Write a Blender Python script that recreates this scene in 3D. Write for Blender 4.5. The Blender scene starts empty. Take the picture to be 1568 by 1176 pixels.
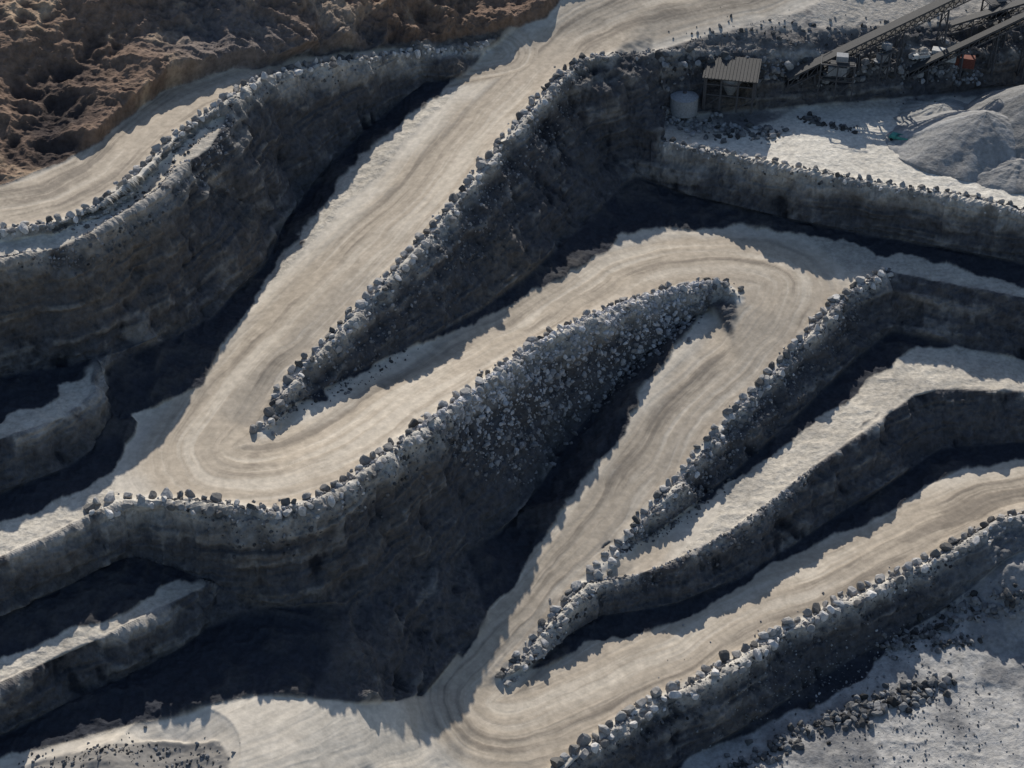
import bpy, bmesh, math, random
import numpy as np
from mathutils import Vector, Matrix
from mathutils.geometry import delaunay_2d_cdt
random.seed(7); rng=np.random.default_rng(7)
F=2400.0; DEP=math.radians(38); DIST=307.0
C=np.array([0,-DIST*math.cos(DEP),DIST*math.sin(DEP)])
fw=np.array([0,math.cos(DEP),-math.sin(DEP)]); rt=np.array([1.0,0,0]); up=np.array([0,math.sin(DEP),math.cos(DEP)])
SUN_EL=33.0; SUN_AZ=-3.0   # azimuth from +Y, negative = left

def W(u,v,z):
    u=np.asarray(u,float);v=np.asarray(v,float);z=np.asarray(z,float)
    a=(u-784)/F; b=-(v-588)/F
    d=fw+a[...,None]*rt+b[...,None]*up
    t=(z-C[2])/d[...,2]
    return C+d*t[...,None]
def proj(P):
    d=np.asarray(P)-C; de=d@fw
    return 784+F*(d@rt)/de, 588-F*(d@up)/de

# ---------- survey lines: (u,v,z[,toe z]) ----------
UL=[(-360,440,38.3,None),(-150,385,38.3,None),(0,357,38.3,None),(80,348,38.3,None),(150,320,38.4,None),(210,275,38.7,None),(270,215,38.9,None),(330,170,38.6,None),(400,125,37,13),(470,107,34.2,15),(560,92,30.2,18),(640,84,26.7,20.5),(745,80,23.5,None)]
LEi=[(-360,456,36.6),(-150,401,36.6),(0,371,36.6),(80,361,36.6),(150,333,36.7),(205,291,36.9),(262,235,37.1),(328,185,36.9)]
LE=[(-360,480,36.4,16),(-150,425,36.4,16),(0,399,36.4,17),(90,380,36.4,16.5),(135,362,36.4,15),(190,328,36.6,13),(240,296,36.8,12),(268,262,36.8,11),(322,228,36.6,11.5),(350,178,36.8,12)]
ULtop=[(-360,340,38.9),(-150,320,38.9),(0,290,38.9),(70,264,38.9),(150,228,38.9),(200,180,39),(260,140,38.9),(380,105,37.5),(450,92,34.6),(600,76,28.6),(735,66,25)]
L1=[(-360,790,18,10),(-150,720,18,10),(0,672,17.8,10),(60,655,17.5,10),(100,637,17,10),(142,605,16,11),(150,580,14.5,None)]
R1L=[(870,52,25),(760,95,22.8),(715,120,21.5),(640,170,20),(570,230,18),(520,280,16.5),(470,350,14.5),(432,400,13),(412,470,12.5),(345,550,11),(320,600,10.5),(215,650,10),(185,700,10),(150,738,10)]
D=[(404,664,8.5,None),(430,612,9.8,8),(470,562,11.2,7),(530,500,13.2,6),(600,424,16,4.5),(660,362,18.2,3.5),(720,290,20.4,2.5),(765,230,21.6,1.5),(800,190,22.3,1),(850,130,23.4,0.5),(893,96,24,1),(930,88,24,None),(968,145,17,None),(1015,220,8.6,None)]
G=[(930,88,24,None),(1000,80,22,8.6),(1150,82,20,8),(1300,85,18,8),(1450,80,16.5,7.5),(1568,75,15.5,7.5),(1930,70,15,7.5)]
E=[(1015,220,8.6,None),(1060,230,8.2,-2),(1100,237,7.9,-2.5),(1230,265,7.6,-3),(1350,285,7.2,-3.5),(1450,302,6.8,-4),(1568,326,6.6,-4),(1930,400,6.6,-4)]
R2U=[(430,662,7.5),(520,618,6.5),(600,580,5),(690,545,3.5),(780,500,2),(870,455,.5),(930,415,-1),(990,380,-2),(1080,365,-3),(1160,362,-3.5),(1250,375,-4),(1340,395,-4.5)]
H=[(-360,975,10,1),(-150,905,9.5,1),(0,855,9.5,1),(80,820,9.5,1),(140,788,9.5,1),(190,772,9.7,.8),(250,769,10,-.5),(330,777,10,-3),(420,786,9.5,-6),(480,772,9,-8.5),(530,745,8.5,-11),(580,708,7.5,-13.5),(640,664,6,-17),(700,620,5,-20),(760,577,3.5,-20),(820,532,2,-18),(880,502,1,-15.5),(950,472,-1,-12.5),(1020,449,-2.5,-10),(1080,438,-3.5,-8),(1112,442,-4.2,-6),(1130,458,-4.8,None)]
M=[(-360,1210,0,-7),(-150,1110,0,-7),(0,1048,0,-7),(80,1010,0,-7),(160,975,0,-7),(240,936,0,-7),(290,910,-.3,-6.5),(318,898,-1.5,None)]
MO=[(-360,1290,-7),(0,1168,-7),(200,1112,-7),(390,1068,-6.5),(470,1072,-7.5),(550,1080,-11.5),(600,1076,-15.8),(650,1066,-21.5)]
R3L=[(1060,510,-8),(1010,565,-9.8),(955,650,-12.7),(912,720,-15.2),(870,775,-17),(800,880,-19.8),(750,950,-21.3),(700,1010,-22.6),(655,1060,-23)]
N2=[(912,880,-20.2,None),(940,852,-19.3,None),(985,800,-17.5,-19.8),(1040,740,-15.5,-19.3),(1090,680,-13,-18.6),(1140,620,-11,-18),(1190,570,-9.5,-17),(1235,520,-8,-16),(1280,470,-6.5,-15.5),(1325,437,-5.5,-15),(1360,418,-5,-15),(1440,432,-5,-15),(1568,457,-5,-15),(1930,540,-5,-15)]
NP=[(768,1043,-24.7,None),(800,1012,-24,-25.2),(850,952,-22.5,-25.5),(900,898,-20.7,-25.8),(960,884,-20.4,-26),(1020,866,-20,-26.3),(1110,820,-19,-26.5),(1190,762,-18,-26.5),(1250,712,-17,-26.5),(1310,670,-16,-26.3),(1400,606,-15,-26),(1440,596,-15,-25.6),(1568,599,-15,-24.3),(1930,640,-15,-22.5)]
R4U=[(830,1036,-25.4),(870,1012,-25.6),(950,987,-26),(1030,967,-26.4),(1080,942,-26.5),(1160,892,-26.5),(1240,852,-26.5),(1320,820,-26.3),(1400,775,-26),(1480,732,-25),(1568,712,-24),(1930,690,-22)]
Q=[(560,1430,-26,None),(700,1310,-26.3,-32),(820,1215,-26.5,-36),(890,1160,-26.6,-36),(950,1112,-26.8,-36),(1010,1076,-27,-36),(1080,1041,-27,-36),(1150,1001,-27,-36),(1220,962,-27,-35.5),(1290,926,-26.8,-35),(1360,892,-26.5,-34.5),(1440,857,-26,-33.5),(1510,828,-25.4,-33),(1568,812,-25,-32.5),(1930,745,-23,-31)]
CL=[(1300,-90,30),(1150,-30,28),(1000,15,26),(900,52,24.7),(830,110,23.1),(740,200,20.7),(640,310,18),(540,410,15.5),(450,500,13),(380,575,11.5),(325,635,10.5),(290,682,10),(305,716,10),(350,730,9.8),(430,722,9),(520,685,8),(620,627,6),(720,572,4),(820,507,1.5),(920,452,-.5),(1000,415,-2),(1090,400,-3.2),(1170,404,-4),(1215,432,-4.8),(1195,485,-6.2),(1130,560,-9),(1060,640,-12),(990,740,-15.5),(920,830,-18.5),(840,920,-21),(770,1000,-23),(715,1062,-24.2),(735,1105,-25),(800,1112,-25.5),(900,1072,-26),(1050,1000,-26.5),(1200,922,-26.5),(1350,855,-26.1),(1480,788,-25.2),(1568,757,-24.3),(1930,705,-22)]
MISC=[[(-360,-230,66),(0,-230,64),(300,-230,60),(600,-230,46),(900,-230,38),(1150,-230,36),(1400,-230,33),(1930,-230,30)],
 [(-360,100,47),(0,130,45),(130,110,44),(230,60,44.5),(330,40,43.5),(440,45,39.8),(560,25,34.5),(700,25,29.5),(820,20,27.5)],
 [(-360,0,54),(0,0,53),(150,-20,52),(300,-50,51),(450,-60,47),(600,-60,40),(800,-60,33)],
 [(1120,40,24),(1300,40,22),(1568,30,20),(1930,20,19)],
 [(1250,200,8.1),(1568,235,7.7),(1930,260,7.5)],
 [(1440,950,-34),(1568,930,-33.5),(1930,900,-32)],
 [(1100,1430,-36.5),(1930,1430,-36.5),(1930,1150,-35)],[(1250,1176,-36)],[(1568,1176,-35.5)],
 [(-360,1430,-7.5),(0,1430,-7.5),(300,1430,-8),(430,1430,-12)],[(0,1230,-7),(200,1176,-6.5),(330,1160,-6.5),(450,1150,-7.5),(560,1160,-14),(640,1160,-21.5),(700,1180,-25)],
 [(1345,412,-4.8),(1568,438,-4.7),(1930,510,-4.7)]]
def toe(L,slope):
    P=[W(a[0],a[1],a[2]) for a in L]; out=[];cur=[]
    for i,a in enumerate(L):
        if a[3] is None:
            if len(cur)>0: out.append(cur)
            cur=[]; continue
        p0=P[max(i-1,0)];p1=P[min(i+1,len(P)-1)]
        t=(p1-p0)[:2]; t=t/np.linalg.norm(t); n=np.array([t[1],-t[0]])
        h=a[2]-a[3]; q=P[i].copy(); q[:2]+=n*h/math.tan(math.radians(slope)); q[2]=a[3]
        u,v=proj(q); cur.append((float(u),float(v),a[3]))
    if cur: out.append(cur)
    return out
lines=[]
crests={'UL':(UL,68),'LE':(LE,69),'L1':(L1,62),'D':(D,54),'G':(G,60),'E':(E,70),'H':(H,66),'M':(M,63),'N2':(N2,48),'NP':(NP,56),'Q':(Q,52)}
for k,(L,s) in crests.items():
    lines.append([a[:3] for a in L]); lines+=toe(L,s)
lines+=[LEi,ULtop,R1L,R2U,MO,R3L,R4U,CL]+MISC
vs=[];es=[];zs=[]
for L in lines:
    b=len(vs)
    for i,a in enumerate(L):
        vs.append(Vector((a[0],a[1]))); zs.append(a[2])
        if i: es.append((b+i-1,b+i))
zs=np.array(zs)
res=delaunay_2d_cdt(vs,es,[],0,1e-3,True)
tv=np.array([[p.x,p.y] for p in res[0]]); tf=res[2]; ov=res[3]
tz=np.zeros(len(tv))
E0=np.array([[vs[a].x,vs[a].y,vs[b].x,vs[b].y,zs[a],zs[b]] for a,b in es])
for i in range(len(tv)):
    if len(ov[i]): tz[i]=np.mean([zs[j] for j in ov[i]])
    else:
        ab=E0[:,2:4]-E0[:,0:2]; ap=tv[i]-E0[:,0:2]
        t=np.clip((ap*ab).sum(1)/(ab**2).sum(1),0,1)
        d=((ap-ab*t[:,None])**2).sum(1); k=np.argsort(d)[:2]
        tz[i]=np.mean(E0[k,4]+(E0[k,5]-E0[k,4])*t[k])
# ---------- grid ----------
ST=1.6
ug=np.concatenate([np.arange(-350,-20,6),np.arange(-20,1590,ST),np.arange(1590,1921,6)])
vg=np.concatenate([np.arange(-220,-20,5),np.arange(-20,1195,ST),np.arange(1195,1421,6)])
nu,nv=len(ug),len(vg)
U,V=np.meshgrid(ug,vg); Z=np.full(U.shape,np.nan)
for f in tf:
    p=tv[list(f)]; z=tz[list(f)]
    i0,i1=np.searchsorted(ug,[p[:,0].min()-.01,p[:,0].max()+.01]); j0,j1=np.searchsorted(vg,[p[:,1].min()-.01,p[:,1].max()+.01])
    if i1<=i0 or j1<=j0: continue
    uu=U[j0:j1,i0:i1]; vv=V[j0:j1,i0:i1]
    d=(p[1,1]-p[2,1])*(p[0,0]-p[2,0])+(p[2,0]-p[1,0])*(p[0,1]-p[2,1])
    if abs(d)<1e-9: continue
    a=((p[1,1]-p[2,1])*(uu-p[2,0])+(p[2,0]-p[1,0])*(vv-p[2,1]))/d
    b=((p[2,1]-p[0,1])*(uu-p[2,0])+(p[0,0]-p[2,0])*(vv-p[2,1]))/d
    c=1-a-b; m=(a>=-1e-6)&(b>=-1e-6)&(c>=-1e-6)
    sub=Z[j0:j1,i0:i1]; sub[m]=(a*z[0]+b*z[1]+c*z[2])[m]
print('nan',np.isnan(Z).sum()); 
if np.isnan(Z).any(): Z=np.where(np.isnan(Z),np.nanmean(Z),Z)
def blur(A,n=1):
    for _ in range(n):
        B=np.pad(A,1,mode='edge')
        A=(B[1:-1,1:-1]*2+B[:-2,1:-1]+B[2:,1:-1]+B[1:-1,:-2]+B[1:-1,2:])/6
    return A
Z=blur(Z,2)
def sm(x,a,b):
    t=np.clip((x-a)/(b-a),0,1); return t*t*(3-2*t)
def polyd(X,Y,Lw):
    best=np.full(X.shape,1e18,np.float32); sd=np.zeros(X.shape,np.float32); al=np.zeros(X.shape,np.float32); s0=0
    X=X.astype(np.float32);Y=Y.astype(np.float32)
    for i in range(len(Lw)-1):
        ax,ay=map(float,Lw[i][:2]);bx,by=map(float,Lw[i+1][:2]); dx,dy=bx-ax,by-ay; l=math.hypot(dx,dy)
        if l<1e-6: continue
        t=np.clip(((X-ax)*dx+(Y-ay)*dy)/(l*l),0,1)
        qx=X-ax-t*dx;qy=Y-ay-t*dy; d=qx*qx+qy*qy
        m=d<best; best[m]=d[m]; sg=np.sign(dx*qy-dy*qx); sd[m]=sg[m]; al[m]=(s0+t*l)[m]; s0+=l
    return np.sqrt(best),sd,al
P=W(U,V,Z)
crestw={k:[W(*a[:3]) for a in L] for k,(L,s) in crests.items()}
def crestd(P):
    dd={}
    for k in crestw:
        Lw=crestw[k][:-2] if k=='D' else crestw[k]
        dd[k]=polyd(P[...,0],P[...,1],Lw)[0]
    return dd
dd=crestd(P); dall=np.min(np.stack(list(dd.values())),0)
wz=sm(dall,2.5,7)*.95
Z=Z*(1-wz)+blur(Z,70)*wz
P=W(U,V,Z)
def hsh(x,y,z,s):
    h=(x.astype(np.uint32)*np.uint32(374761393)+y.astype(np.uint32)*np.uint32(668265263)+z.astype(np.uint32)*np.uint32(2246822519)+np.uint32(s*97+13))
    h=(h^(h>>np.uint32(13)))*np.uint32(1274126177); h=h^(h>>np.uint32(16))
    return (h&np.uint32(0xffffff)).astype(np.float32)/16777215.0
def vn(X,Y,Zz,s=0):
    xi=np.floor(X);yi=np.floor(Y);zi=np.floor(Zz)
    fx=(X-xi).astype(np.float32);fy=(Y-yi).astype(np.float32);fz=(Zz-zi).astype(np.float32)
    fx=fx*fx*(3-2*fx);fy=fy*fy*(3-2*fy);fz=fz*fz*(3-2*fz)
    xi=xi.astype(np.int32);yi=yi.astype(np.int32);zi=zi.astype(np.int32)
    r=0
    for dx in (0,1):
        for dy in (0,1):
            for dz in (0,1):
                w=(fx if dx else 1-fx)*(fy if dy else 1-fy)*(fz if dz else 1-fz)
                r=r+w*hsh(xi+dx,yi+dy,zi+dz,s)
    return r*2-1
def fbm(Pp,scale,o=4,s=0,ridge=False,g=.5,zs=1.0):
    r=0;a=1;t=0;k=1/scale
    for i in range(o):
        n=vn(Pp[...,0]*k+11*i,Pp[...,1]*k+7*i,Pp[...,2]*k*zs+3*i,s+i)
        if ridge: n=1-2*np.abs(n)
        r=r+a*n;t+=a;a*=g;k*=2.03
    return r/t
def smoothline(L,n=4):
    pts=np.array([W(a[0],a[1],a[2]) for a in L]); out=[]
    for i in range(len(pts)-1):
        p0=pts[max(i-1,0)];p1=pts[i];p2=pts[i+1];p3=pts[min(i+2,len(pts)-1)]
        for k in range(n):
            t=k/n; out.append(.5*((2*p1)+(-p0+p2)*t+(2*p0-5*p1+4*p2-p3)*t*t+(-p0+3*p1-3*p2+p3)*t**3))
    out.append(pts[-1]); return np.array(out)
def normals(P):
    du=np.gradient(P,axis=1);dv=np.gradient(P,axis=0)
    n=np.cross(du,-dv); n/=np.linalg.norm(n,axis=-1,keepdims=True)+1e-9
    n[n[...,2]<0]*=-1
    return n
def inpoly(poly,Uw,Vw):
    r=np.zeros(Uw.shape,bool); n=len(poly)
    for i in range(n):
        x1,y1=poly[i][:2];x2,y2=poly[(i+1)%n][:2]
        if y1==y2: continue
        c=((y1>Vw)!=(y2>Vw))&(Uw<(x2-x1)*(Vw-y1)/(y2-y1)+x1); r^=c
    return r
N=normals(P)
slope=np.degrees(np.arccos(np.clip(N[...,2],-1,1)))
wall=blur(sm(slope,20,36),2)
llm=blur(inpoly([(-360,1300)]+[(a[0],a[1]-3) for a in MO]+[(700,1000),(740,1040),(760,1200),(600,1430),(-360,1430)],U,V).astype(float),3)
wall=wall*(1-llm)
CLw=smoothline(CL,3)
rd,rsd,ral=polyd(P[...,0],P[...,1],CLw)
ULc=[((a[0]+b[0])/2,(a[1]+b[1])/2,a[2]) for a,b in [((-360,440,38),(-360,340,0)),((0,357,38),(0,290,0)),((90,345,38),(70,264,0)),((170,310,38),(150,228,0)),((240,245,38),(200,180,0)),((330,170,38),(260,140,0)),((430,120,36),(380,105,0)),((560,92,30),(480,92,0)),((640,84,26),(630,76,0)),((760,85,23.5),(760,80,0))]]
r2,r2s,r2a=polyd(P[...,0],P[...,1],[W(*a) for a in ULc])
r3,r3s,r3a=polyd(P[...,0],P[...,1],smoothline([(-360,1400,-9),(0,1300,-9),(250,1240,-11),(450,1180,-13),(600,1110,-18),(700,1040,-24)],3))
dd=crestd(P); dall=np.min(np.stack(list(dd.values())),0)
bump=np.zeros(U.shape)
for k in('UL','D','H','N2','NP','Q','E'):
    m=np.ones(U.shape)
    if k=='H': m=sm(U,130,180)
    if k=='N2': m=1-sm(U,1350,1390)
    if k=='NP': m=1-sm(U,900,930)
    bump=np.maximum(bump,m*np.exp(-(dd[k]/1.8)**2))
n1=fbm(P,9,5,1); n2=fbm(P,3.2,4,20,ridge=True); n3=fbm(P,30,3,40)
Uw=U+n1*22;Vw=V+fbm(P,9,4,60)*14
hillm=inpoly([(-400,-300),(-400,335),(0,288),(70,262),(150,226),(200,178),(260,138),(380,103),(450,90),(600,72),(735,60),(840,35),(870,-20),(900,-300)],U+fbm(P,6,4,145)*12,V+n1*12)
hillm=blur(hillm.astype(float),1); hamp=sm(blur(hillm,60),.55,1)*hillm
grayf=blur(inpoly([(800,1500),(890,1165),(1080,1045),(1290,930),(1440,860),(1568,815),(2000,740),(2000,1500)],U,V).astype(float),2)
white=blur(inpoly([(1000,215),(1150,205),(1200,170),(1400,160),(2000,120),(2000,410),(1568,330),(1230,270)],Uw,Vw).astype(float),3)
topr=blur(inpoly([(1100,-300),(1080,20),(980,60),(930,84),(960,130),(1010,200),(1150,200),(1200,165),(2000,120),(2000,-300)],Uw,Vw).astype(float),3)
spoil=blur(inpoly([(-50,1200),(60,1165),(150,1145),(230,1126),(330,1130),(350,1160),(330,1215),(-50,1260)],Uw,Vw).astype(float),3)
Uj=U+fbm(P,7,4,140)*20; Vj=V+fbm(P,7,4,150)*18
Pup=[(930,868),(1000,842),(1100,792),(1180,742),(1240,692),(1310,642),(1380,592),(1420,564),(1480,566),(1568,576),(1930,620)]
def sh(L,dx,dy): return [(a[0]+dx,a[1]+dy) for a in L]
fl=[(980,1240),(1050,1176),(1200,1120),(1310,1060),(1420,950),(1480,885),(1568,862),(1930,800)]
shade_polys=[UL[:-1]+[(728,99)]+sh(R1L[3:8],0,-6)+sh(R1L[8:-2],-12,-14)+[(150,690),(100,690),(150,600),(135,572),(85,585),(90,612),(0,645),(-360,740)],
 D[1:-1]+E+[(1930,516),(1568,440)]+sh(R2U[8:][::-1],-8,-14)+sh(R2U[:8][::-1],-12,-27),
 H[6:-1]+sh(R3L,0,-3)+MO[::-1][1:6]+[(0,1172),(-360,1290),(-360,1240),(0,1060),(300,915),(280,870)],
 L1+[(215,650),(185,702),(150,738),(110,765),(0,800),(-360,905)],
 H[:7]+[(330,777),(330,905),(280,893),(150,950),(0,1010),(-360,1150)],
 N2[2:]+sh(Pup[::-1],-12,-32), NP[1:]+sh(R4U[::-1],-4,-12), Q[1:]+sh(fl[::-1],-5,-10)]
shade=np.zeros(U.shape)  # mask of wall shadows painted on the ground, crest to shadow edge
for p in shade_polys: shade=np.maximum(shade,inpoly(p,Uj,Vj).astype(float))
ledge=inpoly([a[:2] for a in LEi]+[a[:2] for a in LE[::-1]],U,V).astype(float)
shade=blur(shade*(1-ledge),1)*sm(dall+n1*1.5,1.0,2.2)*(1-llm)
# displacement
nv_=fbm(P,5.5,5,160,ridge=True,zs=.3); q_=fbm(P,7,3,170,zs=.5)
strat=vn(P[...,0]*.05+n1*.4,P[...,1]*.05,P[...,2]*.75+q_*.9,190)+.6*vn(P[...,0]*.1,P[...,1]*.1,P[...,2]*1.9+q_*1.2,191)
crack=fbm(P,2.6,4,195,ridge=True,zs=.45)
hn=fbm(P,22,5,80,ridge=True); hn2=fbm(P,4.5,4,90,ridge=True)
Zn=wall*(n1*1.7+nv_*1.5+strat*.45+q_*1.5+crack*.8)
Zn+=hamp*(hn*4.2+hn2*.9+fbm(P,34,3,85)*3.5)+hillm*(hn2*.3)
flat=(1-wall)*(1-hillm)
roadm=sm(13.6+n1*2.0-rd,-1.2,1.2)*(1-wall)*(1-shade)
roadm2=sm(9.8+n1*1.0-r2,-1,1)*(1-wall)*(1-hillm)*(1-shade)
roadm3=sm(16+n1*4-r3,-2,2)*llm*(rd>11.5)
roadm=np.maximum(np.maximum(roadm,roadm2),roadm3)
Zn+=flat*(1-roadm)*(n1*.35+np.maximum(n2,0)*.3+shade*(n1*.8+n2*.35))
Zn+=grayf*flat*(fbm(P,20,4,33)*1.2+fbm(P,2.5,3,34)*.25)+spoil*(n2*.5+n1*1.2)
across=np.where(roadm2>.5,r2*r2s,np.where(roadm3>.5,r3*r3s,rd*rsd)); along=np.where(roadm2>.5,r2a,np.where(roadm3>.5,r3a,ral))
across=across+n3*3.2+n1*1.1
SP=np.stack([across*1.4,along*.05,across*0],-1)
streak=fbm(SP,2.0,5,70,g=.68); SP2=np.stack([across*.38,along*.022,across*0+5],-1); streak2=fbm(SP2,1.6,3,75)
Zn+=roadm*flat*(streak*.12+n3*.08+n1*.1)
P2=P+N*Zn[...,None]
P2[...,2]+=bump*(.4+.6*fbm(P,2.2,3,50))
def mound(u,v,z,r,h,q=1):
    c=W(u,v,z); d=np.hypot(P[...,0]-c[0],(P[...,1]-c[1]))/r
    return h*np.clip(1-d,0,1)**q
md=mound(1530,915,-33,14,5.5)+mound(1600,900,-33,16,7); P2[...,2]+=md*(1+.25*n1)
md2=mound(270,1158,-7,10,-2.6,.7)+mound(170,1185,-7,8,2.0); P2[...,2]+=md2*(1+.5*n1)
# ---------- albedo ----------
def mix(a,b,t): return a*(1-t[...,None])+np.array(b)*t[...,None]
g=fbm(P,1.3,3,100)
col=np.zeros(P.shape)+np.array([.48,.435,.365])
col=mix(col,(.62,.58,.505),np.clip(n3*.5+.3+n1*.4,0,1)*.6); col=mix(col,(.28,.26,.23),sm(n2*.5-n1+g*.4,.15,.7)*.55)
col=mix(col,(.42,.375,.31),llm*.8)
col=mix(col,(.35,.345,.335),grayf*(.85+.15*n1)); col=mix(col,(.14,.14,.143),grayf*sm(n1+n3*.6+g*.25,.0,.45)*.75)
col=mix(col,(.60,.565,.495),white*(.8+.3*n1)); col=mix(col,(.38,.355,.32),topr*(.6+.4*n1))
col=mix(col,(.11,.11,.115),topr*sm(n3+n1+g*.3,-.2,.3)*.85)
tr=np.zeros(P.shape)+np.array([.42,.36,.285])
tr=mix(tr,(.20,.172,.14),sm(streak*.8+streak2*1.0+n1*.4,.02,.55)*.8)
tr=mix(tr,(.58,.52,.43),sm(-streak*.8-streak2*.8+n1*.25,.08,.5)*.6)
tr=mix(tr,(.60,.55,.47),sm(rd+n1*4+streak*3,7.5,13.5)*.7*(1-roadm2))
col=col*(1-roadm[...,None])+tr*roadm[...,None]
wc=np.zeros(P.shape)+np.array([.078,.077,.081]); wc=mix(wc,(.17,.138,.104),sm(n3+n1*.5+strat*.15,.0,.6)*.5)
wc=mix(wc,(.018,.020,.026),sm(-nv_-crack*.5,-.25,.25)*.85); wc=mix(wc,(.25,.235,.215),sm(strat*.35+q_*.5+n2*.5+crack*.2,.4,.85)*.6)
shade_col=np.zeros(P.shape)+np.array([.033,.036,.045]); shade_col=mix(shade_col,(.085,.080,.074),sm(n1+n2*.3,.1,.6)*.5)  # near-black blue shadow tone put into the ground albedo below walls
col=mix(col,0,shade)+shade_col*shade[...,None]
spill=np.exp(-np.maximum(dall-.4,0)/.6)*sm(n2*.6+n1*1.5+.0,-.05,.5)
wc=mix(wc,(.36,.34,.31),np.clip(spill,0,1)*.8)
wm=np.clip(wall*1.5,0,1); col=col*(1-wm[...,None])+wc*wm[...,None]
col=mix(col,(.58,.545,.48),np.clip(bump*1.6-.5+.35*n2+.3*n1,0,1)*.85*(1-wall*.6))
hc=np.zeros(P.shape)+np.array([.19,.13,.095]); hc=mix(hc,(.04,.033,.033),sm(-hn-hn2*.4,-.6,.05)*.9); hc=mix(hc,(.46,.34,.23),sm(fbm(P,14,4,130)+hn2*.25,.25,.55)*.75); hc=mix(hc,(.13,.13,.135),sm(fbm(P,40,3,135),.0,.4)*.6)
col=col*(1-hillm[...,None])+hc*hillm[...,None]
col=mix(col,(.11,.11,.112),spoil*(.75+.2*n1)); col=mix(col,(.2,.2,.2),np.clip(md/3,0,1)*.6)
col*=(1+.19*g[...,None]); col=np.clip(col,.012,.82)

# ---------- materials ----------
def nodes(name,rough=.95):
    m=bpy.data.materials.new(name); m.use_nodes=True; nt=m.node_tree; b=nt.nodes['Principled BSDF']; b.inputs['Roughness'].default_value=rough
    b.inputs['Specular IOR Level'].default_value=.12
    return m,nt,b
def attrmat(name,sc,amount,bump,dist):
    m,nt,b=nodes(name); L=nt.links
    a=nt.nodes.new('ShaderNodeAttribute'); a.attribute_name='Col'
    tc=nt.nodes.new('ShaderNodeTexCoord')
    n=nt.nodes.new('ShaderNodeTexNoise'); n.inputs['Scale'].default_value=sc; n.inputs['Detail'].default_value=5; n.inputs['Roughness'].default_value=.65
    L.new(tc.outputs['Object'],n.inputs['Vector'])
    mr=nt.nodes.new('ShaderNodeMapRange'); mr.inputs[1].default_value=.3; mr.inputs[2].default_value=.7; mr.inputs[3].default_value=1-amount; mr.inputs[4].default_value=1+amount
    L.new(n.outputs['Fac'],mr.inputs[0])
    vm=nt.nodes.new('ShaderNodeVectorMath'); vm.operation='SCALE'; L.new(a.outputs['Color'],vm.inputs[0]); L.new(mr.outputs[0],vm.inputs['Scale']); L.new(vm.outputs[0],b.inputs['Base Color'])
    bp=nt.nodes.new('ShaderNodeBump'); bp.inputs['Strength'].default_value=bump; bp.inputs['Distance'].default_value=dist; L.new(n.outputs['Fac'],bp.inputs['Height']); L.new(bp.outputs[0],b.inputs['Normal'])
    return m
m_road=attrmat('dirt_road',.9,.14,.4,.15); m_wall=attrmat('bench_rock',.8,.35,.8,.6); m_gr=attrmat('gravel_ground',1.1,.25,.7,.45); m_rock=attrmat('boulder_rock',1.5,.25,.6,.2)
def meshobj(name,verts,faces,cols,mat,smooth):
    me=bpy.data.meshes.new(name); k=faces.shape[1]
    me.vertices.add(len(verts)); me.vertices.foreach_set('co',verts.astype(np.float32).ravel())
    me.loops.add(faces.size); me.loops.foreach_set('vertex_index',faces.astype(np.int32).ravel())
    me.polygons.add(len(faces)); me.polygons.foreach_set('loop_start',np.arange(0,faces.size,k,dtype=np.int32)); 
    try: me.polygons.foreach_set('loop_total',np.full(len(faces),k,np.int32))
    except Exception: pass
    me.update(calc_edges=True)
    at=me.color_attributes.new('Col','FLOAT_COLOR','POINT'); at.data.foreach_set('color',np.concatenate([cols,np.ones((len(cols),1))],1).astype(np.float32).ravel())
    me.polygons.foreach_set('use_smooth',np.full(len(faces),smooth,bool)); me.materials.append(mat); me.validate()
    o=bpy.data.objects.new(name,me); bpy.context.collection.objects.link(o); return o
idx=np.arange(nu*nv).reshape(nv,nu)
faces=np.stack([idx[1:,:-1],idx[1:,1:],idx[:-1,1:],idx[:-1,:-1]],-1).reshape(-1,4)
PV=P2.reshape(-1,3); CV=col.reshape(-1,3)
wf=wall.ravel()[faces].mean(1); rf=roadm.ravel()[faces].mean(1); hf=hillm.ravel()[faces].mean(1)
cat=np.where(hf>.5,3,np.where(wf>.5,1,np.where(rf>.5,2,0)))
def sub(name,c,mat,smooth):
    f=faces[cat==c]; u,inv=np.unique(f,return_inverse=True)
    return meshobj(name,PV[u],inv.reshape(-1,4),CV[u],mat,smooth)
loop=np.concatenate([idx[0,:-1],idx[:-1,-1],idx[-1,:0:-1],idx[:0:-1,0]])
f=faces[cat==0]; used,inv=np.unique(np.concatenate([f.ravel(),loop]),return_inverse=True)
f0=inv[:f.size].reshape(-1,4); lp=inv[f.size:]; nb=len(used)
pl=PV[loop]; cen=np.array([0,40,0.]); r1=pl.copy(); r1[:,:2]=cen[:2]+(pl[:,:2]-cen[:2])*1.6; r1[:,2]=pl[:,2]*.9
r2_=pl.copy(); r2_[:,:2]=cen[:2]+(pl[:,:2]-cen[:2])*25; r2_[:,2]=20
n=len(loop); a=np.arange(n); b=(a+1)%n
sk1=np.stack([lp[a],nb+a,nb+b,lp[b]],-1); sk2=np.stack([nb+a,nb+n+a,nb+n+b,nb+b],-1)
gc=np.tile(np.array([.3,.27,.23]),(2*n,1))
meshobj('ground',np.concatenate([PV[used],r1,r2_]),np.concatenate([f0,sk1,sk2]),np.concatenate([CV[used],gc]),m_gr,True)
sub('bench_wall_terrain',1,m_wall,False); sub('haul_road',2,m_road,True); sub('rocky_hillside',3,m_wall,False)

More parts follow.
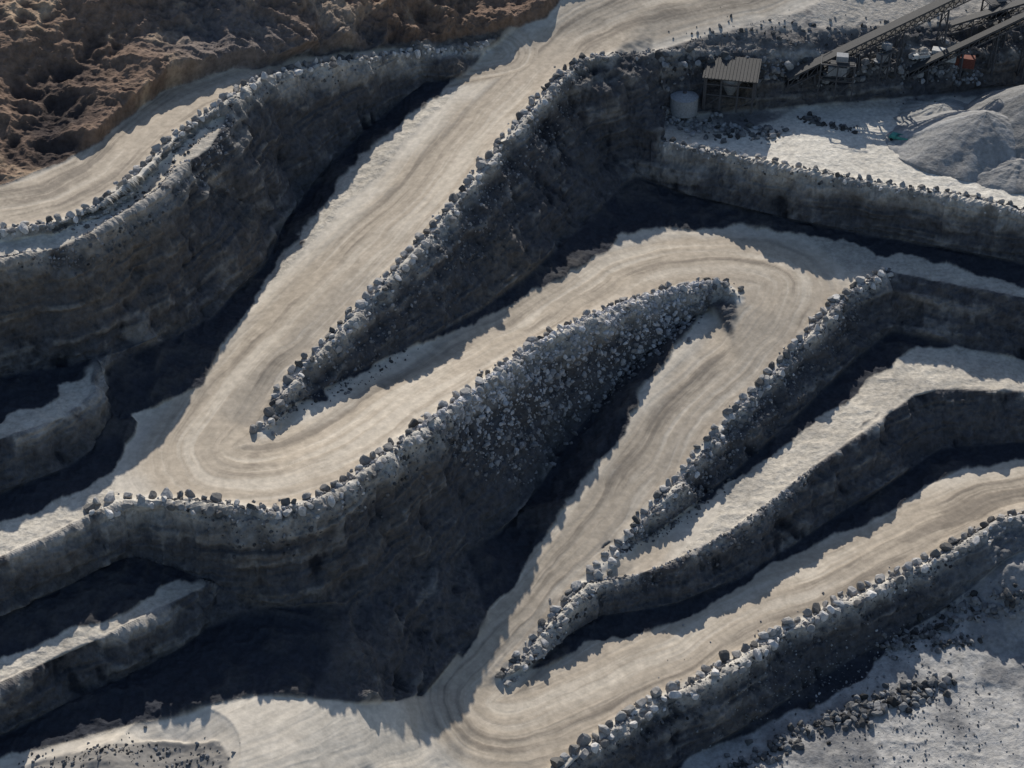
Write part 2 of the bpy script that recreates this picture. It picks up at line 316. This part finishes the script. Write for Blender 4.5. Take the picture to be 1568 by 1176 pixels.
# ---------- surface lookup ----------
def surf(u,v):
    u=np.clip(u,ug[0],ug[-1]-1);v=np.clip(v,vg[0],vg[-1]-1)
    i=np.clip(np.searchsorted(ug,u)-1,0,nu-2); j=np.clip(np.searchsorted(vg,v)-1,0,nv-2)
    a=((u-ug[i])/(ug[i+1]-ug[i]))[...,None]; b=((v-vg[j])/(vg[j+1]-vg[j]))[...,None]
    return P2[j,i]*(1-a)*(1-b)+P2[j,i+1]*a*(1-b)+P2[j+1,i]*(1-a)*b+P2[j+1,i+1]*a*b
def onsurf(pts):
    u,v=proj(pts); return surf(u,v)
# ---------- rocks ----------
tmpl=[]
for k in range(12):
    bm=bmesh.new(); bmesh.ops.create_icosphere(bm,subdivisions=2 if k<6 else 1,radius=1)
    pls=[(Vector(rng.normal(size=3)).normalized(),rng.uniform(.45,.8)) for _ in range(9)]
    for v in bm.verts:
        for nn,dd2 in pls:
            s=v.co.dot(nn)
            if s>dd2: v.co-=nn*(s-dd2)
        v.co*=1+rng.uniform(-.06,.06)
    bm.verts.ensure_lookup_table()
    tmpl.append((np.array([v.co[:] for v in bm.verts]),np.array([[v.index for v in f.verts] for f in bm.faces]))); bm.free()
def rotm(n):
    q=rng.normal(size=(n,4)); q/=np.linalg.norm(q,axis=1,keepdims=True); w,x,y,z=q.T
    return np.stack([1-2*(y*y+z*z),2*(x*y-z*w),2*(x*z+y*w),2*(x*y+z*w),1-2*(x*x+z*z),2*(y*z-x*w),2*(x*z-y*w),2*(y*z+x*w),1-2*(x*x+y*y)],-1).reshape(n,3,3)
def rocks(name,pos,size,c,low=False):
    n=len(pos); 
    if n==0: return
    ch=rng.integers(6 if low else 0,12 if low else 6,n); R=rotm(n); sc=size[:,None]*rng.uniform(.7,1.3,(n,3))
    Vs=[];Fs=[];Cs=[];o=0
    for k in range(12):
        ii=np.where(ch==k)[0]
        if len(ii)==0: continue
        tvv,tff=tmpl[k]; v=np.einsum('nij,nvj->nvi',R[ii],tvv[None]*sc[ii][:,None,:])+pos[ii][:,None,:]
        Vs.append(v.reshape(-1,3)); Fs.append((tff[None]+(np.arange(len(ii))*len(tvv))[:,None,None]+o).reshape(-1,3)); Cs.append(np.repeat(c[ii],len(tvv),0)); o+=len(ii)*len(tvv)
    return meshobj(name,np.concatenate(Vs),np.concatenate(Fs),np.concatenate(Cs),m_rock,False)
def resample(Lw,step,jit=.25):
    Lw=np.array(Lw); d=np.r_[0,np.cumsum(np.linalg.norm(np.diff(Lw[:,:2],axis=0),axis=1))]
    s=np.arange(0,d[-1],step); s=s+rng.uniform(-jit,jit,len(s))*step
    p=np.stack([np.interp(s,d,Lw[:,i]) for i in range(3)],-1)
    q=np.stack([np.interp(s+.5,d,Lw[:,i]) for i in range(3)],-1); t=(q-p)[:,:2]; t/=np.linalg.norm(t,axis=1,keepdims=True)+1e-9
    return p,np.stack([t[:,1],-t[:,0]],-1)
def graycol(n,lo,hi,tint=(1,.97,.93)):
    return rng.uniform(lo,hi,n)[:,None]*np.array(tint)[None]
def sel(L,u0,u1): return [a[:3] for a in L if u0<=a[0]<=u1]
berms=[(UL,-360,760,2.1,1.05),(D[:-2],400,935,2.1,1.15),(H,140,1140,2.1,1.15),(N2,912,1365,2.1,1.2),(NP,765,905,2.0,1.05),(Q,560,1930,2.2,1.3),(E,1015,1930,2.4,.9)]
for L,a0,a1,st,sz in berms:
    Lw=smoothline(sel(L,a0,a1),4)
    p,nn=resample(Lw,st); n=len(p); p[:,:2]+=nn*(rng.normal(0,.35,n)-1.3)[:,None]; q=onsurf(p); s=sz*rng.uniform(.6,1.05,n); q[:,2]+=s*.35
    p3,nn3=resample(Lw,st*1.0); p3[:,:2]+=nn3*(rng.normal(.7,.6,len(p3)))[:,None]; q3=onsurf(p3); s3=sz*rng.uniform(.4,.9,len(p3)); q3[:,2]+=s3*.3
    p2,n2_=resample(Lw,.65); p2[:,:2]+=n2_*(rng.normal(.3,1.5,len(p2)))[:,None]; q2=onsurf(p2); s2=rng.uniform(.12,.42,len(p2)); q2[:,2]+=s2*.2
    rocks('boulder_berm',np.concatenate([q,q3,q2]),np.concatenate([s,s3,s2]),np.concatenate([graycol(n,.08,.45),graycol(len(p3),.12,.6),graycol(len(p2),.2,.6)]))
def onplan(p):
    z=p[:,2].copy(); q=None
    for _ in range(14):
        pp=p.copy(); pp[:,2]=z; q=onsurf(pp); z=z*.5+q[:,2]*.5
    return q.copy()
def rub(L,a0,a1,num,depth,lo,hi,smin=.15,smax=.6):
    Lw=smoothline(sel(L,a0,a1),3); p,nn=resample(Lw,max(.02,np.linalg.norm(np.diff(Lw[:,:2],axis=0),axis=1).sum()/num)); n=len(p)
    t=rng.uniform(0,1,n)**1.8
    e=np.linspace(0,1,n); env=np.clip(np.minimum(e,1-e)*6,.15,1)*rng.uniform(.6,1.1,n)
    p[:,:2]+=nn*(t*depth*env)[:,None]
    q=onplan(p); s=smin+(smax-smin)*rng.uniform(0,1,n)**3; return q,s,graycol(n,lo,hi,(1,.98,.98))*(1-.7*t[:,None])
Rq=[rub(D[:-2],400,935,2400,9,.12,.42),rub(H,640,1120,4400,9.5,.28,.68,.2,.9),rub(H,200,740,900,4,.10,.36),rub(N2,930,1365,2400,6,.12,.42),rub(NP,765,1300,900,3,.1,.38),rub(UL,-100,700,600,3,.1,.4),rub(LE,-100,350,600,3,.12,.45),rub(E,1015,1600,400,2,.1,.4),rub(Q,800,1700,1200,4,.08,.33),rub(G,930,1600,700,8,.1,.3)]
rocks('rubble_slope',np.concatenate([r[0] for r in Rq]),np.concatenate([r[1] for r in Rq]),np.concatenate([r[2] for r in Rq]),True)
def cluster(path,num,wid,lo,hi,s0,s1):
    pts=np.array(path,float); t=rng.uniform(0,len(pts)-1.001,num); i=t.astype(int); fr=(t-i)[:,None]
    uv=pts[i]*(1-fr)+pts[i+1]*fr+rng.normal(0,1,(num,2))*np.array([wid*1.6,wid]); q=surf(uv[:,0],uv[:,1]); s=s0+(s1-s0)*rng.uniform(0,1,num)**1.8; q[:,2]+=s*.3
    return q,s,graycol(num,lo,hi,(1,1,1))
cl=[cluster([(1180,1150),(1290,1100),(1360,1075),(1445,1052)],420,9,.03,.25,.15,1.1),cluster([(1360,1000),(1400,975),(1480,945),(1568,950)],300,9,.03,.25,.15,1.0),cluster([(1100,1200),(1180,1150)],120,8,.05,.2,.2,.9),cluster([(1420,990),(1490,985)],60,5,.05,.2,.2,.8),
 cluster([(1225,180),(1260,190),(1310,200)],60,3,.04,.15,.3,.9),cluster([(1020,180),(1100,200),(1190,205)],260,8,.05,.35,.2,1.0),cluster([(1000,100),(1200,110),(1480,105)],420,12,.04,.3,.2,1.3),cluster([(1400,110),(1500,120)],80,6,.1,.4,.3,1.),cluster([(1100,1100),(1300,1000),(1500,1100),(1300,1170)],900,40,.1,.35,.08,.3),cluster([(1050,60),(1250,50),(1560,50)],260,14,.05,.25,.12,.7),cluster([(40,1175),(200,1150),(330,1150)],260,12,.05,.25,.1,.4)]
rocks('scattered_boulders',np.concatenate([r[0] for r in cl]),np.concatenate([r[1] for r in cl]),np.concatenate([r[2] for r in cl]))

# ---------- structures ----------
def smat(name,c,rough=.7,metal=0):
    m,nt,b=nodes(name,rough); b.inputs['Metallic'].default_value=metal
    n=nt.nodes.new('ShaderNodeTexNoise'); n.inputs['Scale'].default_value=2.5; n.inputs['Detail'].default_value=6
    r=nt.nodes.new('ShaderNodeValToRGB'); r.color_ramp.elements[0].position=.3; r.color_ramp.elements[1].position=.7
    r.color_ramp.elements[0].color=(*[x*.65 for x in c],1); r.color_ramp.elements[1].color=(*c,1)
    tc=nt.nodes.new('ShaderNodeTexCoord'); nt.links.new(tc.outputs['Object'],n.inputs['Vector']); nt.links.new(n.outputs['Fac'],r.inputs[0]); nt.links.new(r.outputs[0],b.inputs['Base Color']); return m
steel=smat('weathered_steel',(.09,.09,.095)); rust=smat('dusty_roof_sheet',(.07,.07,.07)); pale=smat('pale_sheet_metal',(.30,.31,.32)); red=smat('red_paint',(.22,.08,.06)); teal=smat('teal_paint',(.08,.30,.26)); white_m=smat('white_paint',(.55,.55,.53)); rubber=smat('tyre_rubber',(.03,.03,.03)); glass=smat('dark_glass',(.03,.04,.05),.2)
class B:
    def __init__(s): s.bm=bmesh.new()
    def box(s,c,d,R=None):
        M=Matrix.Translation(c)@(R.to_4x4() if R else Matrix())@Matrix.Diagonal((*d,1)); bmesh.ops.create_cube(s.bm,size=1,matrix=M)
    def beam(s,a,b,w,h=None):
        a=Vector(a);b=Vector(b);d=b-a; R=d.to_track_quat('Y','Z').to_matrix(); s.box((a+b)/2,(w,d.length,h or w),R)
    def cyl(s,a,b,r1,r2=None,seg=16):
        a=Vector(a);b=Vector(b);d=b-a; M=Matrix.Translation((a+b)/2)@d.to_track_quat('Z','Y').to_matrix().to_4x4()
        bmesh.ops.create_cone(s.bm,cap_ends=True,segments=seg,radius1=r1,radius2=r1 if r2 is None else r2,depth=d.length,matrix=M)
    def done(s,name,mat,parent=None,bev=0):
        me=bpy.data.meshes.new(name); s.bm.to_mesh(me); s.bm.free(); me.materials.append(mat); o=bpy.data.objects.new(name,me); bpy.context.collection.objects.link(o)
        if parent: o.parent=parent
        if bev: mo=o.modifiers.new('b','BEVEL'); mo.width=bev
        return o
def empty(name,loc=(0,0,0),rz=0):
    e=bpy.data.objects.new(name,None); e.location=loc; e.rotation_euler=(0,0,rz); bpy.context.collection.objects.link(e); return e
def S(u,v): return surf(np.array(float(u)),np.array(float(v)))
def conveyor(a,b,wd,ht,step):
    e=empty('conveyor_bridge'); a=Vector(a);b=Vector(b); d=(b-a); L=d.length; d.normalize(); sx=d.cross(Vector((0,0,1))).normalized()*wd/2; upv=Vector((0,0,ht))
    t=B()
    for sgn in(-1,1):
        for h in(0,1): t.beam(a+sx*sgn+upv*h,b+sx*sgn+upv*h,.3)
        k=int(L/2.6)
        for i in range(k+1):
            p=a+d*L*i/k; t.beam(p+sx*sgn,p+sx*sgn+upv,.18)
            if i<k:
                q=a+d*L*(i+1)/k; t.beam(p+sx*sgn,q+sx*sgn+upv,.15)
    for i in range(0,int(L/2.6)+1):
        p=a+d*2.6*i; t.beam(p-sx,p+sx,.18); 
    t.done('truss',steel,e)
    t=B(); t.beam(a+Vector((0,0,.35)),b+Vector((0,0,.35)),wd*.6,.12); t.done('belt',rubber,e)
    t=B(); t.beam(a+upv+Vector((0,0,.3)),b+upv+Vector((0,0,.3)),wd*1.15,.12); t.done('cover',rust,e)
    t=B(); i=step*.6
    while i<L:
        p=a+d*i; g=onplan(np.array([[p.x,p.y,p.z]]))[0]
        zb=min(g[2],p.z-1)-.5
        for sgn in(-1,1):
            t.beam((p.x+sx.x*sgn*1.5,p.y+sx.y*sgn*1.5,zb),p+sx*sgn,.35)
        n=max(1,int((p.z-zb)/4))
        for j in range(n):
            z0=zb+(p.z-zb)*j/n; z1=zb+(p.z-zb)*(j+1)/n
            t.beam((p.x-sx.x*1.3,p.y-sx.y*1.3,z0),(p.x+sx.x*1.2,p.y+sx.y*1.2,z1),.16); t.beam((p.x+sx.x*1.3,p.y+sx.y*1.3,z0),(p.x-sx.x*1.2,p.y-sx.y*1.2,z1),.16)
        i+=step
    t.done('trestle',steel,e)
g0=S(1200,140); conveyor((g0[0],g0[1],g0[2]+1.5),W(1500,-12,31),2.4,2.2,12)
g0=S(1450,60); conveyor((g0[0],g0[1],g0[2]+1.5),W(1680,-20,32),2.2,2.0,9)
g0=S(1385,125); conveyor((g0[0],g0[1],g0[2]+1.2),W(1590,22,27),1.8,1.6,9)
def tower(name,u,v,w,d,h,lv,rz):
    p=S(u,v); e=empty(name,p,rz); t=B(); xs=np.linspace(-w/2,w/2,3); ys=(-d/2,d/2)
    for x in xs:
        for y in ys: t.beam((x,y,-1),(x,y,h),.32)
    for k in range(1,lv+1):
        z=h*k/lv
        for y in ys: t.beam((-w/2,y,z),(w/2,y,z),.28)
        for x in xs: t.beam((x,-d/2,z),(x,d/2,z),.22)
        for i in range(2):
            for y in ys: t.beam((xs[i],y,z-h/lv),(xs[i+1],y,z),.15)
        for y in ys: t.beam((-w/2,y*1.08,z+1),(w/2,y*1.08,z+1),.09)
    t.done('frame',steel,e); t=B()
    for k in range(1,lv+1): t.box((w*.12*(-1)**k,0,h*k/lv+.2),(w*.7,d*.9,.12))
    t.done('platforms',rust,e)
    t=B(); t.box((0,0,h*.72),(w*.55,d*.6,h*.3)); t.box((w*.1,0,h+.9),(w*.35,d*.5,1.5)); t.cyl((-w*.25,0,h*.25),(-w*.25,0,h*.6),.5,1.4,12); t.done('screen_deck',pale,e,.08)
tower('screening_tower',1275,140,8,5,8,2,math.radians(-10)); tower('screening_tower',1520,52,6,4,9,3,math.radians(15)); tower('screening_tower',1345,112,5,4,6,2,math.radians(30))
cb=S(1115,165); e=empty('crusher_building',(cb[0],cb[1]+2,cb[2]),math.radians(-12))
t=B()
t.box((0,4,4.2),(12,.3,8.6)); t.box((-6,0,4.2),(.3,8,8.6)); t.box((6,0,5.8),(.3,8,5)); t.done('walls',steel,e)
t=B(); t.box((0,-.2,8.9),(13,9.6,.25),Matrix.Rotation(math.radians(9),3,'X'))
for i in range(16): t.box((-6.1+i*.81,-.2,9.1),(.12,9.5,.15),Matrix.Rotation(math.radians(9),3,'X'))
t.done('roof',rust,e)
t=B()
for x in(-5.6,-2,2,5.6): t.beam((x,-3.8,-.5),(x,-3.8,8.2),.45)
for z in(3.5,6.2): t.beam((-5.8,-3.8,z),(5.8,-3.8,z),.3)
t.beam((-5.6,-3.9,.2),(-2,-3.9,3.4),.2); t.beam((2,-3.9,.2),(5.6,-3.9,3.4),.2); t.done('frame',steel,e)
t=B(); t.cyl((0,0,2.2),(0,0,6.4),.8,3,20); t.cyl((0,0,6.4),(0,0,7.4),3,3,20); t.done('hopper',pale,e)
tb=S(1045,170); e=empty('storage_tank',tb); t=B(); t.cyl((0,0,-.5),(0,0,3.6),3.3,3.3,32); t.cyl((0,0,3.6),(0,0,4.5),3.35,.6,32); t.done('shell',pale,e)
t=B(); t.cyl((0,0,4.4),(0,0,4.9),.5); t.beam((3.4,-.3,0),(3.4,-.3,4.2),.1); t.beam((3.4,.3,0),(3.4,.3,4.2),.1)
for i in range(9): t.beam((3.4,-.3,.4+i*.42),(3.4,.3,.4+i*.42),.07)
t.done('ladder',steel,e)
def truck(u,v,rz,body,name):
    p=S(u,v); e=empty(name,p,rz); e.scale=(.75,.75,.75)
    t=B(); t.box((0,2.1,1.35),(2.1,1.7,1.5)); t.box((0,3.1,1.0),(2.05,.7,.8)); t.done('cab',body,e,.12)
    t=B(); t.box((0,2.5,1.65),(1.9,.95,.6)); t.done('windows',glass,e,.05)
    t=B(); t.box((0,-.6,.75),(1.9,4.6,.25)); t.done('chassis',steel,e)
    t=B(); t.box((0,-.7,1.0),(2.2,3.6,.15)); 
    for x in(-1.05,1.05): t.box((x,-.7,1.5),(.1,3.6,.9))
    for y in(-2.5,1.1): t.box((0,y,1.5),(2.2,.1,.9))
    t.done('tray',body,e,.03)
    t=B()
    for x in(-1,1):
        for y in(2.5,-1.8,-.7): t.cyl((x-.18,y,.48),(x+.18,y,.48),.48)
    t.done('wheels',rubber,e)
truck(1378,216,math.radians(60),teal,'service_truck'); truck(1405,92,math.radians(100),white_m,'service_truck'); 
def container(u,v,rz,m):
    p=S(u,v); e=empty('shipping_container',p,rz); t=B(); t.box((0,0,1.35),(2.4,6,2.5)); t.done('shell',m,e)
    t=B()
    for i in range(20):
        for x in(-1.22,1.22): t.box((x,-2.85+i*.3,1.35),(.07,.12,2.3))
    t.done('corrugation',m,e); t=B()
    for x in(-.9,-.3,.3,.9): t.beam((x,-3.04,.2),(x,-3.04,2.5),.06)
    t.done('door_bars',steel,e)
container(1468,102,math.radians(78),red); container(1440,92,math.radians(70),white_m)
def pile(u,v,r,h,c,seed,sx=1.0):
    p=S(u,v); n=140;m=56; A,Rr=np.meshgrid(np.linspace(0,2*np.pi,n,endpoint=False),np.linspace(0,1,m)); 
    x=np.cos(A)*Rr*r*sx;y=np.sin(A)*Rr*r; q=np.stack([x+p[0],y+p[1],x*0+seed*9],-1); nn=fbm(q,r*.6,4,seed); gl=fbm(np.stack([np.cos(A)*3,np.sin(A)*3,Rr*.4],-1),.5,4,seed+9)
    rr=np.clip(Rr*(1+.35*nn*Rr),0,2); hh=h*(np.clip(1-rr,0,1)-.05*np.exp(-(Rr*5)**2)); z=hh+fbm(q,1.2,3,seed+5)*.25-.3+gl*.6*Rr
    z[-1]-=1.5
    Vv=np.stack([x,y,z],-1)+p; id_=np.arange(n*m).reshape(m,n); f=np.stack([id_[:-1,:],id_[1:,:],np.roll(id_[1:,:],-1,1),np.roll(id_[:-1,:],-1,1)],-1).reshape(-1,4)
    cc=np.array(c)*(1+.2*nn.ravel()[:,None]+.4*gl.ravel()[:,None]); meshobj('gravel_stockpile',Vv.reshape(-1,3),f,np.clip(cc,.05,.8),m_gr,True)
pile(1500,222,17,9.5,(.28,.275,.265),3,1.3); pile(1590,205,21,14.5,(.25,.245,.235),4); pile(1440,180,9,4,(.36,.35,.325),6,1.3); pile(1560,265,9,4,(.28,.275,.265),8,1.4)

# ---------- camera, light ----------
cam=bpy.data.cameras.new('camera'); co=bpy.data.objects.new('camera',cam); bpy.context.collection.objects.link(co); co.location=C; co.rotation_euler=(math.radians(90)-DEP,0,0)
cam.sensor_width=36; cam.lens=36*F/1568; cam.clip_end=20000; cam.clip_start=1; bpy.context.scene.camera=co
el=math.radians(SUN_EL);az=math.radians(SUN_AZ)
sd=Vector((math.sin(az)*math.cos(el),math.cos(az)*math.cos(el),math.sin(el)))
sl=bpy.data.lights.new('sun','SUN'); sl.energy=5; sl.angle=math.radians(.5); sl.color=(1,.94,.85); so=bpy.data.objects.new('sun',sl); so.rotation_euler=sd.to_track_quat('Z','Y').to_euler(); bpy.context.collection.objects.link(so)
w=bpy.data.worlds.new('World'); bpy.context.scene.world=w; w.use_nodes=True; nt=w.node_tree; bg=nt.nodes['Background']; sk=nt.nodes.new('ShaderNodeTexSky'); sk.sky_type='NISHITA'; sk.sun_disc=False; sk.sun_elevation=el; sk.sun_rotation=az; sk.ozone_density=2.0; sk.dust_density=.8; nt.links.new(sk.outputs[0],bg.inputs[0]); bg.inputs[1].default_value=.11
sc=bpy.context.scene; sc.view_settings.view_transform='Standard'; sc.view_settings.look='None'; sc.view_settings.exposure=0
